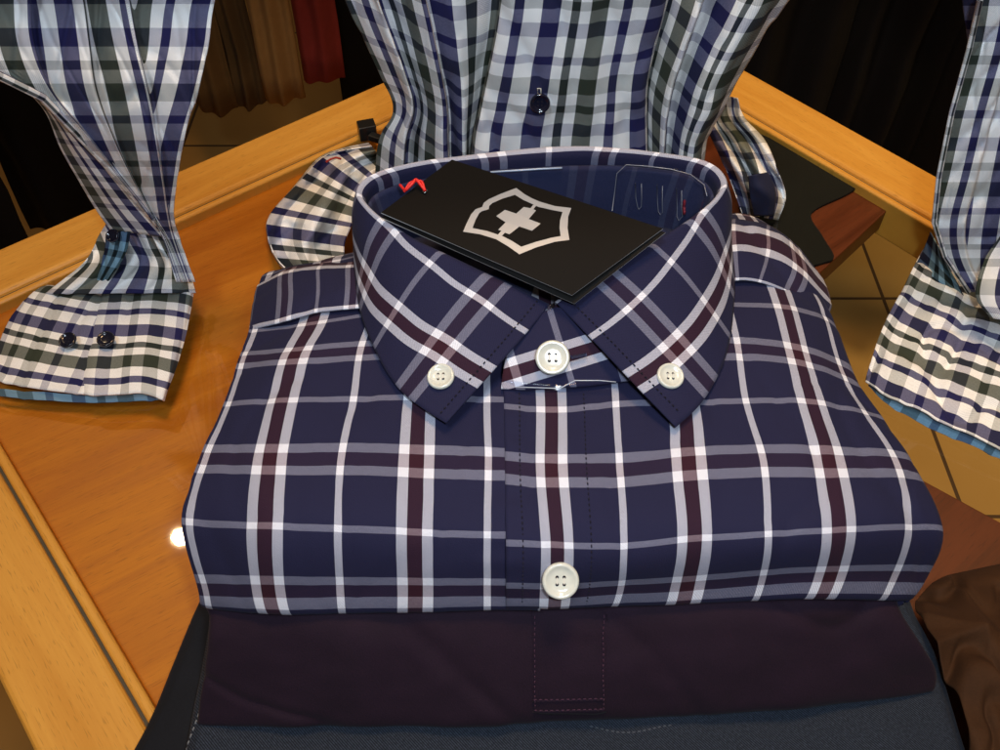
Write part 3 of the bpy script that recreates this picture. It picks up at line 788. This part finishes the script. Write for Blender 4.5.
def psheet(rows, zs, u0, u1, fold=0, nf=3, ph=0, amp=.0015, seed=1, vstart=0, back=0, kpx=0):
    """rows of left/right pixels with a height per row; columns filled in evenly, pleated in depth"""
    out = []; NC = 14; v = vstart; last = None
    for (l, r), z in zip(rows, zs):
        zl, zr = z if isinstance(z, tuple) else (z, z)
        a, b_ = P(*l, zl), P(*r, zr)
        m_ = (a+b_)/2
        if last is not None: v += (m_-last).length/HP/1.12
        last = m_; row = []
        for j in range(NC+1):
            f = j/NC; q = a.lerp(b_, f)
            away = (q-CAM).normalized()
            bulge = -math.sin(math.pi*f)*.006
            q = q+away*bulge*(1 if z != 0 else 0)
            ua = (u1-min(u1-u0, (abs(r[0]-l[0]))/kpx) if kpx else u0)
            row.append((*q, ua+(u1-ua)*f, v))
        out.append(row)
    def w(i, j, p, u, vv):
        away = (p-CAM).normalized()
        k = fold(i) if callable(fold) else fold
        s = math.sin((j*nf+ph+.35*math.sin(i*5+seed))*2*math.pi)
        s = math.copysign(abs(s)**.7, s)
        a = k*s+amp*fbm(p, 32, seed)+amp*.4*fbm(p, 95, seed)
        return away*a
    return Surf(out), w

# ---- left sleeve
def strips(rowsy, zs, bounds, uR, kpx, dz=(.005, .001, -.003), ncol=5):
    # a sleeve seen as neighbouring folds, each tucked under the next
    out = []; v = 0; last = None
    for k, (y, z) in enumerate(zip(rowsy, zs)):
        row = []
        c = P((bounds[0][k]+bounds[-1][k])/2, y, z)
        if last is not None: v += (c-last).length/HP/1.12
        last = c
        sc_ = (F*sT+(y-375)*cT)/(ZC-z)/2000
        for q in range(len(bounds)-1):
            x0, x1 = bounds[q][k]+(1.5 if q else 0), bounds[q+1][k]-1.0*(q < len(bounds)-2)
            for j in range(ncol):
                f = j/(ncol-1); x = x0+(x1-x0)*f
                p = P(x, y, z); d = (p-CAM).normalized()
                dd = dz[0]*(1-f)**2+dz[1]*2*f*(1-f)+dz[2]*f*f
                p = p+d*(dd*min(1, (x1-x0)/20))
                row.append((*p, uR[q]-(x1-x)/kpx/sc_, v))
        out.append(row)
    return Surf(out)
SY = (-80, 0, 45, 90, 135, 180, 215, 240, 282)
SZ = (.245, .205, .187, .168, .143, .110, .080, .056, .032)
bL = [(-75, -70, -45, 25, 76, 118, 148, 163, 176), (30, 30, 34, 52, 88, 123, 150, 165, 180), (70, 84, 90, 97, 113, 134, 153, 168, 185), (118, 130, 138, 148, 156, 163, 168, 174, 189), (240, 215, 208, 198, 185, 177, 173.5, 180, 195)]
def slw(i, j, p, u, v):
    d = (p-CAM).normalized()
    r1 = noise.noise(Vector((p.x*45-p.z*14, p.z*12, 14))); r2 = noise.noise(Vector((p.x*70+p.z*20, p.z*22, 18)))
    return d*(.0016*fbm((p.x*1.5, p.y, p.z*.6), 32, 2)+.0007*fbm(p, 90, 6)+.0030*math.exp(-(r1/.07)**2)+.0014*math.exp(-(r2/.08)**2))
sl = grid('sleeve', strips(SY, SZ, bL, [-.45, .55, 1.7, 2.42], 50), 90, 170, M_check, disp, .0006, slw)
# under lap of the sleeve opening
lB = [((20, 84), (40, 92)), ((45, 112), (62, 118)), ((60, 148), (98, 155)), ((78, 180), (124, 186)), ((94, 207), (146, 212)), ((110, 230), (170, 238))]
S, w = psheet(lB, [.168, .148, .118, .092, .066, .044], -1.2, .6, .001, 1, 0, .001, 5)
grid('sleeve_lap', S, 50, 40, M_check, disp, .0006, w)
# hem roll along the opening
tube('hem', [P(*q) for q in ((-40, 55, .199), (0, 76, .187), (42, 97, .167), (76, 132, .143), (108, 166, .115), (135, 197, .088), (160, 228, .060))], .0021, M_check, disp, 10)
# gathered part down to the cuff
lC = [((108, 222), (172, 230)), ((98, 238), (181, 250)), ((84, 262), (189, 268)), ((46, 294), (196, 293))]
S, w = psheet(lC, [.046, .034, .024, .016], -1.6, 1.4, lambda i: .0042*(1-i*.5), 4, .3, .0016, 8, kpx=36)
grid('sleeve_end', S, 50, 90, M_check, disp, .0006, w)
grid('sleeve_lining', sheet([[(106, 228, .044, .2, 0), (130, 232, .048, 1.0, 0)], [(104, 252, .036, .2, .6), (124, 256, .040, 1, .6)], [(96, 282, .021, .4, 1.3), (106, 284, .022, 1, 1.3)]]), 20, 20, M_checkin, disp, .0006, slw)
button(P(113, 236, .0475), (-.2, -.5, .8), .0042, M_dkbutton, disp, thread=None)
# left cuff: flattened double layer
def cuff(quadrows, zt, u0, u1, v0, name, mat, seed, amp=.0008, nr=40, nc=80, thick=.0009):
    out = []
    for k, (pts, z) in enumerate(zip(quadrows, zt)):
        NC = len(pts)-1
        out.append([(*P(x, y, z-(.004 if j in (0, NC) else 0)), 0, 0) for j, (x, y) in enumerate(pts)])
    # the cuff is cut across the cloth: strong stripes run round it
    for j in range(len(out[0])):
        h_ = 0
        for k in range(len(out)):
            if k: h_ += (Vector(out[k][j][:3])-Vector(out[k-1][j][:3])).length
            w_ = 0
            for q in range(1, j+1): w_ += (Vector(out[k][q][:3])-Vector(out[k][q-1][:3])).length
            out[k][j] = (*out[k][j][:3], v0-h_/HP, u0+w_/HP/1.12)
    def w(i, j, p, u, v):
        r1 = noise.noise(Vector((p.x*40, p.y*22, seed)))
        return Vector((0, 0, amp*fbm(p, 30, seed)+amp*.5*fbm(p, 110, seed)-amp*1.1*math.exp(-(r1/.08)**2)))
    return grid(name, Surf(out), nr, nc, mat, disp, thick, w)
cuff([[(-20, 396), (0, 396), (40, 400), (90, 402), (140, 401), (163, 400)], [(-20, 386), (0, 389), (40, 392), (90, 394), (140, 394), (165, 392)]], [.0035, .0075], 0, 4, 0, 'cuff_lining', M_checkin, 3)
cuff([[(-15, 376), (0, 381), (40, 389), (82, 394), (90, 394)], [(-5, 352), (15, 352), (50, 360), (86, 362), (97, 361)], [(8, 322), (26, 319), (60, 324), (94, 326), (103, 326)], [(24, 300), (36, 292), (70, 297), (98, 298), (106, 298)], [(34, 292), (46, 284), (76, 290), (100, 292), (107, 292)]],
     [.011, .0135, .015, .0155, .013], .1, 1.75, 1.9, 'cuff', M_check, 6)
cuff([[(80, 394), (90, 394.5), (110, 394), (140, 393), (160, 398), (164, 400)], [(83, 362), (94, 361), (115, 359), (145, 357), (170, 362), (177, 366)], [(90, 326), (102, 325), (122, 322), (150, 321), (178, 325), (187, 330)], [(95, 298), (106, 296), (126, 293), (156, 292), (186, 296), (193, 298)], [(97, 291), (108, 289), (128, 287), (158, 287), (186, 289), (194, 291)]],
     [.013, .0155, .017, .017, .014], 1.6, 3.6, 1.95, 'cuff', M_check, 7)
button(P(68, 340.5, .0185), (-.05, -.2, .97), .0052, M_dkbutton, disp, thread=None)
button(P(106, 339.5, .0205), (.05, -.2, .97), .0052, M_dkbutton, disp, thread=None)

# ---- right sleeve
RY = (-80, 0, 50, 112, 176, 222, 256, 292)
RZ = (.245, .205, .18, .148, .112, .082, .055, .034)
bR = [(985, 979, 968, 951, 938, 933, 944, 966), (1035, 1022, 1012, 994, 978, 966, 968, 984), (1085, 1075, 1065, 1050, 1035, 1025, 1020, 1020), (1140, 1130, 1120, 1105, 1090, 1078, 1070, 1064)]
grid('sleeve', strips(RY, RZ, bR, [1.85, 2.9, 4.0], 50, (.004, 0, -.003)), 90, 130, M_check, disp, .0006, slw)
tube('hem', [P(*q) for q in ((980, 0, .2055), (969, 50, .1805), (952, 112, .1485), (939, 176, .1125), (934, 222, .0825), (945, 256, .0555), (969, 292, .0345))], .0014, M_check, disp, 10)
rB = [((958, -60), (1000, -60)), ((962, 0), (1000, 0)), ((966, 30), (990, 30)), ((968, 46), (975, 46))]
S, w = psheet(rB, [.22, .19, .175, .168], 0, .8, .0005, 1, 0, .0005, 13)
grid('sleeve_lap', S, 24, 20, M_check, disp, .0006, w)
# blue inside at the opening
rI = [((930, 232), (946, 262)), ((924, 248), (958, 284)), ((916, 264), (968, 304))]
S, w = psheet(rI, [.036, .026, .02], 0, 1.6, .001, 2, 0, .001, 14)
grid('cuff_lining', S, 24, 40, M_checkin, disp, .0006, w)
cuff([[(868, 386), (884, 402), (905, 414), (935, 430), (975, 447), (1010, 464), (1070, 492)], [(872, 376), (888, 390), (910, 402), (940, 416), (980, 434), (1015, 450), (1070, 476)]], [.0035, .0085], 0, 4, 0, 'cuff_lining', M_checkin, 3)
cuff([[(866, 380), (884, 394), (908, 406), (940, 421), (978, 438), (1012, 454), (1070, 480)],
      [(874, 352), (892, 362), (918, 374), (948, 386), (985, 402), (1018, 418), (1070, 445)],
      [(886, 320), (904, 328), (930, 340), (960, 352), (992, 366), (1024, 382), (1070, 405)],
      [(902, 290), (920, 298), (944, 310), (970, 322), (1000, 334), (1030, 348), (1070, 365)],
      [(916, 262), (932, 270), (954, 284), (978, 298), (1004, 312), (1032, 324), (1070, 335)],
      [(930, 238), (942, 250), (960, 266), (982, 280), (1006, 294), (1032, 306), (1070, 312)]],
     [.012, .016, .0185, .021, .024, .029], .4, 3.7, 2.4, 'cuff', M_check, 9, amp=.0026, nr=60, nc=90)
# fold rolling over at the far right of the sleeve
rC = [((1000, 236), (1060, 230)), ((984, 262), (1060, 262)), ((976, 296), (1060, 300)), ((990, 318), (1060, 330))]
S, w = psheet(rC, [.08, .065, .05, .04], 1.2, 2.6, .002, 1.5, .2, .001, 15)
grid('sleeve_end', S, 30, 40, M_check, disp, .0006, w)

# ---- tails of the shirt bunched on the table beside the collar
t1 = [((372, 146), (388, 168)), ((345, 150), (376, 176)), ((322, 158), (366, 190)), ((297, 184), (358, 208)), ((270, 214), (350, 228)), ((268, 236), (344, 246)), ((276, 258), (348, 264)), ((292, 275), (355, 282))]
SW = lambda S_: Surf([[(x, y, z, v+.6, u) for x, y, z, u, v in r] for r in S_.rows])
S, w = psheet(t1, [.030, .030, .030, .030, .028, .027, .025, .02], 0, 1.5, .009, 1.8, .1, .011, 21, vstart=.4)
grid('shirt_tail', SW(S), 80, 60, M_check, disp, .0006, w)
t1b = [((372, 146), (368, 142)), ((345, 150), (342, 148)), ((322, 158), (318, 158)), ((297, 184), (294, 186)), ((270, 214), (268, 218)), ((268, 236), (268, 240)), ((276, 258), (277, 262)), ((292, 275), (292, 279))]
S, w = psheet(t1b, [(.030, .002), (.030, .002), (.030, .002), (.030, .002), (.028, .002), (.027, .002), (.025, .002), (.02, .002)], 0, -.9, .001, 1, 0, .001, 22)
grid('shirt_tail', S, 50, 12, M_check, disp, .0006, w)
t2 = [((704, 92), (738, 98)), ((702, 118), (744, 118)), ((712, 138), (764, 140)), ((722, 160), (776, 166)), ((732, 186), (786, 196)), ((742, 214), (778, 220))]
S, w = psheet(t2, [.07, .055, .045, .035, .022, .004], 0, 2.0, .010, 2.4, .2, .008, 25)
grid('shirt_tail', S, 60, 70, M_check, disp, .0006, w)
t3 = [((748, 176), (768, 172)), ((750, 196), (776, 192)), ((754, 216), (774, 216))]
S, w = psheet(t3, [.052, .04, .02], 0, .5, .001, 1, .2, .001, 26)
grid('tail_lining', S, 20, 20, M_navyin, disp, .0006, w)

clip = thing('binder_clip', P(375, 135, .01), 'small black clip on the back rail beside the checked shirt', 'clip')
def boxm(name, c, dx, dy, dz, rz, mat, parent, bevel=.0008):
    a = Vector((math.cos(rz), math.sin(rz), 0)); b_ = Vector((-a.y, a.x, 0)); c = Vector(c)
    return prism(name, [c-a*dx-b_*dy, c+a*dx-b_*dy, c+a*dx+b_*dy, c-a*dx+b_*dy], c.z-dz, c.z+dz, mat, parent, bevel)
boxm('jaw', P(367, 130, .009), .0065, .0055, .006, .3, M_blackpl, clip)
boxm('arm', P(379, 139, .008), .008, .003, .0025, -.5, M_blackpl, clip)
rdl = tube('red_thread', [P(*q) for q in ((326, 162, .042), (331, 159, .043), (336, 157.5, .0435), (341, 159, .043))], .0007, simple('muted red thread', (.4, .03, .02), .7), None)
tag(rdl, 'short red thread on the bunched checked cloth left of the collar', 'thread')

# ------------------------------------------------------------------ dark garment on the red board, right of the collar
M_dkgreen = plain_cloth('dark moss cloth', (.006, .0062, .004))
dg = thing('dark_garment', P(800, 200, -.012), 'very dark folded garment seen through the glass right of the collar', 'garment')
d1 = [((745, 128), (752, 130)), ((742, 150), (838, 168)), ((740, 172), (868, 176)), ((740, 196), (850, 192)), ((742, 214), (812, 212)), ((745, 235), (822, 235)), ((750, 250), (834, 256)), ((760, 262), (824, 262)), ((775, 268), (800, 268))]
S, w = psheet(d1, [-.0085]*9, 0, 2, 0, 1, 0, .0004, 33)
for row in S.rows:
    for j in range(len(row)): row[j] = (*P(500+(row[j][0])*(F*1)/((row[j][1])*cT+(ZC-row[j][2])*sT), 375+F*((ZC-row[j][2])*cT-row[j][1]*sT)/(row[j][1]*cT+(ZC-row[j][2])*sT), -.0042), row[j][3], row[j][4])
grid('cloth', S, 40, 40, M_dkgreen, dg, .002)

# ------------------------------------------------------------------ brown bag-like garment, bottom right
br = thing('brown_garment', P(960, 660, 0), 'crumpled brown cloth garment with swirling folds, right of the stack', 'garment')
b1 = [((948, 575), (1120, 538)), ((926, 588), (1120, 560)), ((917, 608), (1120, 592)), ((930, 640), (1120, 636)), ((945, 668), (1120, 684)), ((960, 705), (1120, 736)), ((974, 770), (1120, 800)), ((982, 830), (1120, 860))]
S, _w = psheet(b1, [.008, .022, .032, .038, .04, .04, .04, .038], 0, 4, 0, 1, 0, 0, 41)
cc = P(972, 640, .03)
def bw(i, j, p, u, v):
    # soft folds running down from a knot, bending round it
    d = Vector((p.x-cc.x, p.y-cc.y)); r = d.length; an = math.atan2(d.y, d.x)
    q = an*2.3+1.4*noise.noise(p*22)+.5*math.sin(r*90)
    k = 1-abs(math.sin(q)); bend = 1-abs(math.sin((r*62)+.9*noise.noise(p*40)))
    u2 = noise.noise(Vector((p.x*30-p.y*8, p.y*12+p.x*10, 1))); u3 = noise.noise(Vector((p.x*55, p.y*30, 9)))
    a = .004*k**1.5*min(1, r/.03)+.005*bend**2*math.exp(-(r/.035)**2)+.008*fbm(p, 22, 43)-.007*math.exp(-(u2/.09)**2)-.003*math.exp(-(u3/.1)**2)+.004
    return Vector((0, 0, (a-.005)*min(1, i*6)))
grid('cloth', S, 120, 120, M_brown, br, .0008, bw)

# ------------------------------------------------------------------ garments hanging behind, and added black sheets
def hanging(name, px0, px1, ybot, Y, mat, label, cat, group, ztop=1.0, nf=3, amp=.012, seed=1, flare=.1):
    a, b_ = PY(px0, ybot, Y), PY(px1, ybot, Y)
    t = thing(name, ((a.x+b_.x)/2, Y, ZF), label, cat, group)
    for sgn, nm in ((-1, 'front'), (1, 'back')):
        vs, fs, uv = [], [], []
        NR, NC_ = 30, 50
        for i in range(NR+1):
            z = a.z+(ztop-a.z)*i/NR; k = 1-flare*i/NR
            for j in range(NC_+1):
                f = j/NC_; x = (a.x+b_.x)/2+(b_.x-a.x)*(f-.5)*k
                s = math.sin(f*nf*2*math.pi+seed+.5*math.sin(i*.25+seed))
                y = Y+amp*s*.5+sgn*.02*math.sin(math.pi*f)+.012*fbm((x, i*.05, seed), 7, seed)
                dz = .004*math.sin(f*6+seed) if i == 0 else 0
                vs.append((x, y, z+dz)); uv.append((f, i/NR))
        fs = [(i*(NC_+1)+j, i*(NC_+1)+j+1, (i+1)*(NC_+1)+j+1, (i+1)*(NC_+1)+j) for i in range(NR) for j in range(NC_)]
        mesh(nm, vs, fs, mat, t, uv, True, .002)
    return t
M_tan = plain_cloth('tan cloth', (.42, .24, .085)); M_taupe = plain_cloth('taupe cloth', (.16, .10, .042)); M_taupe2 = plain_cloth('dark taupe cloth', (.20, .12, .045))
M_redc = plain_cloth('red cloth', (.36, .05, .045)); M_blk2 = plain_cloth('soft black cloth', (.004, .003, .003), sheen=0)
gr = 'garments hanging on the rail behind the table'
hanging('hanging_garment', 196, 238, 108, 1.50, M_taupe2, 'dark olive brown garment hanging leftmost, beside the left checked sleeve', 'garment', gr, seed=1, nf=2.3)
hanging('hanging_garment', 234, 268, 101, 1.52, M_taupe, 'dark brown garment hanging second from the left behind the table', 'garment', gr, seed=2, nf=2.6)
hanging('hanging_garment', 266, 306, 97, 1.46, M_tan, 'lighter tan garment hanging directly left of the red one', 'garment', gr, seed=3, nf=2.4)
hanging('hanging_garment', 304, 344, 78, 1.52, M_redc, 'red garment hanging behind the table', 'garment', gr, seed=4, nf=1.8)
hanging('hanging_garment', 343, 470, 95, 1.58, M_blk2, 'black garment hanging right of the red one, half hidden by the checked shirt', 'garment', gr, seed=5, nf=2)
g2 = 'added black sheets filling the dark behind the right rail'
for k, (a, b_, lab) in enumerate(((640, 800, 'black garment hanging right behind the checked shirt body'), (790, 900, 'added black sheet filling the dark in the middle above the right rail'), (890, 1080, 'black garment hanging beside the right checked sleeve'))):
    hanging('dark_filler_sheet', a, b_, 205, 1.02+.03*(k % 2), M_blk2, lab, 'garment', g2, .8, 3, .03, 7+k, 0)  # black sheets added to fill the dark void at the right
hanging('dark_filler_sheet', -120, 45, 262, .98, M_blk2, 'added black sheet filling the dark at the far left behind the left sleeve', 'garment', None, .8, 2, .03, 12, 0)  # more added black sheets, for the darkness at the left
hanging('dark_filler_sheet', 30, 160, 232, 1.12, M_blk2, 'added black sheet filling the dark behind the twisted left sleeve', 'garment', None, .8, 2, .03, 13, 0)

# ------------------------------------------------------------------ light
def area(name, loc, target, size, power, col, sy=None):
    l = bpy.data.lights.new(name, 'AREA'); l.energy = power; l.color = col; l.size = size
    if sy: l.shape = 'RECTANGLE'; l.size_y = sy
    o = bpy.data.objects.new(name, l); C.objects.link(o); o.location = loc
    o.rotation_euler = (Vector(target)-Vector(loc)).to_track_quat('-Z', 'Y').to_euler()
    return o
def point(name, loc, r, power, col):
    l = bpy.data.lights.new(name, 'POINT'); l.energy = power; l.color = col; l.shadow_soft_size = r
    o = bpy.data.objects.new(name, l); C.objects.link(o); o.location = loc; return o
area('flash_light', (.035, -.012, .465), (.03, .26, .12), .022, .94, (.78, .89, 1), .012)
# the shop's ceiling spot mirrored in the glass
hp_ = P(180, 537, 0); rd_ = (hp_-CAM); rd_.z = -rd_.z
point('ceiling_spot_light', hp_+rd_.normalized()*2.2, .022, 12, (1, .72, .42))
area('ceiling_panel_light', (.1, .40, 2.2), (.1, .4, 0), .4, 3.6, (1, .62, .30)).data.spread = math.radians(70)
area('ceiling_panel_light', (1.1, .7, 2.2), (.85, .85, -.7), .3, 3.2, (1, .74, .40)).data.spread = math.radians(50)
area('cool_fill_light', (-.25, -.35, 1.5), (.05, .42, .15), .25, .9, (.74, .87, 1)).data.spread = math.radians(60)
area('rear_panel_light', (-.3, 1.2, 2.2), (-.4, 1.5, -.2), .3, .8, (1, .62, .3)).data.spread = math.radians(80)
w = bpy.data.worlds.new('World'); bpy.context.scene.world = w; w.use_nodes = True
bg = w.node_tree.nodes['Background']; bg.inputs[0].default_value = (1, .66, .40, 1); bg.inputs[1].default_value = .05

# ------------------------------------------------------------------ camera
cam = bpy.data.cameras.new('camera'); co = bpy.data.objects.new('camera', cam); C.objects.link(co)
cam.sensor_width = 36; cam.lens = 36*F/1000; co.location = CAM; co.rotation_euler = (math.radians(40), 0, 0)
cam.clip_start = .01; cam.clip_end = 100
sc = bpy.context.scene; sc.camera = co
sc.render.resolution_x = 1024; sc.render.resolution_y = 768
sc.view_settings.view_transform = 'Standard'; sc.view_settings.look = 'None'; sc.view_settings.exposure = 0; sc.view_settings.gamma = 1
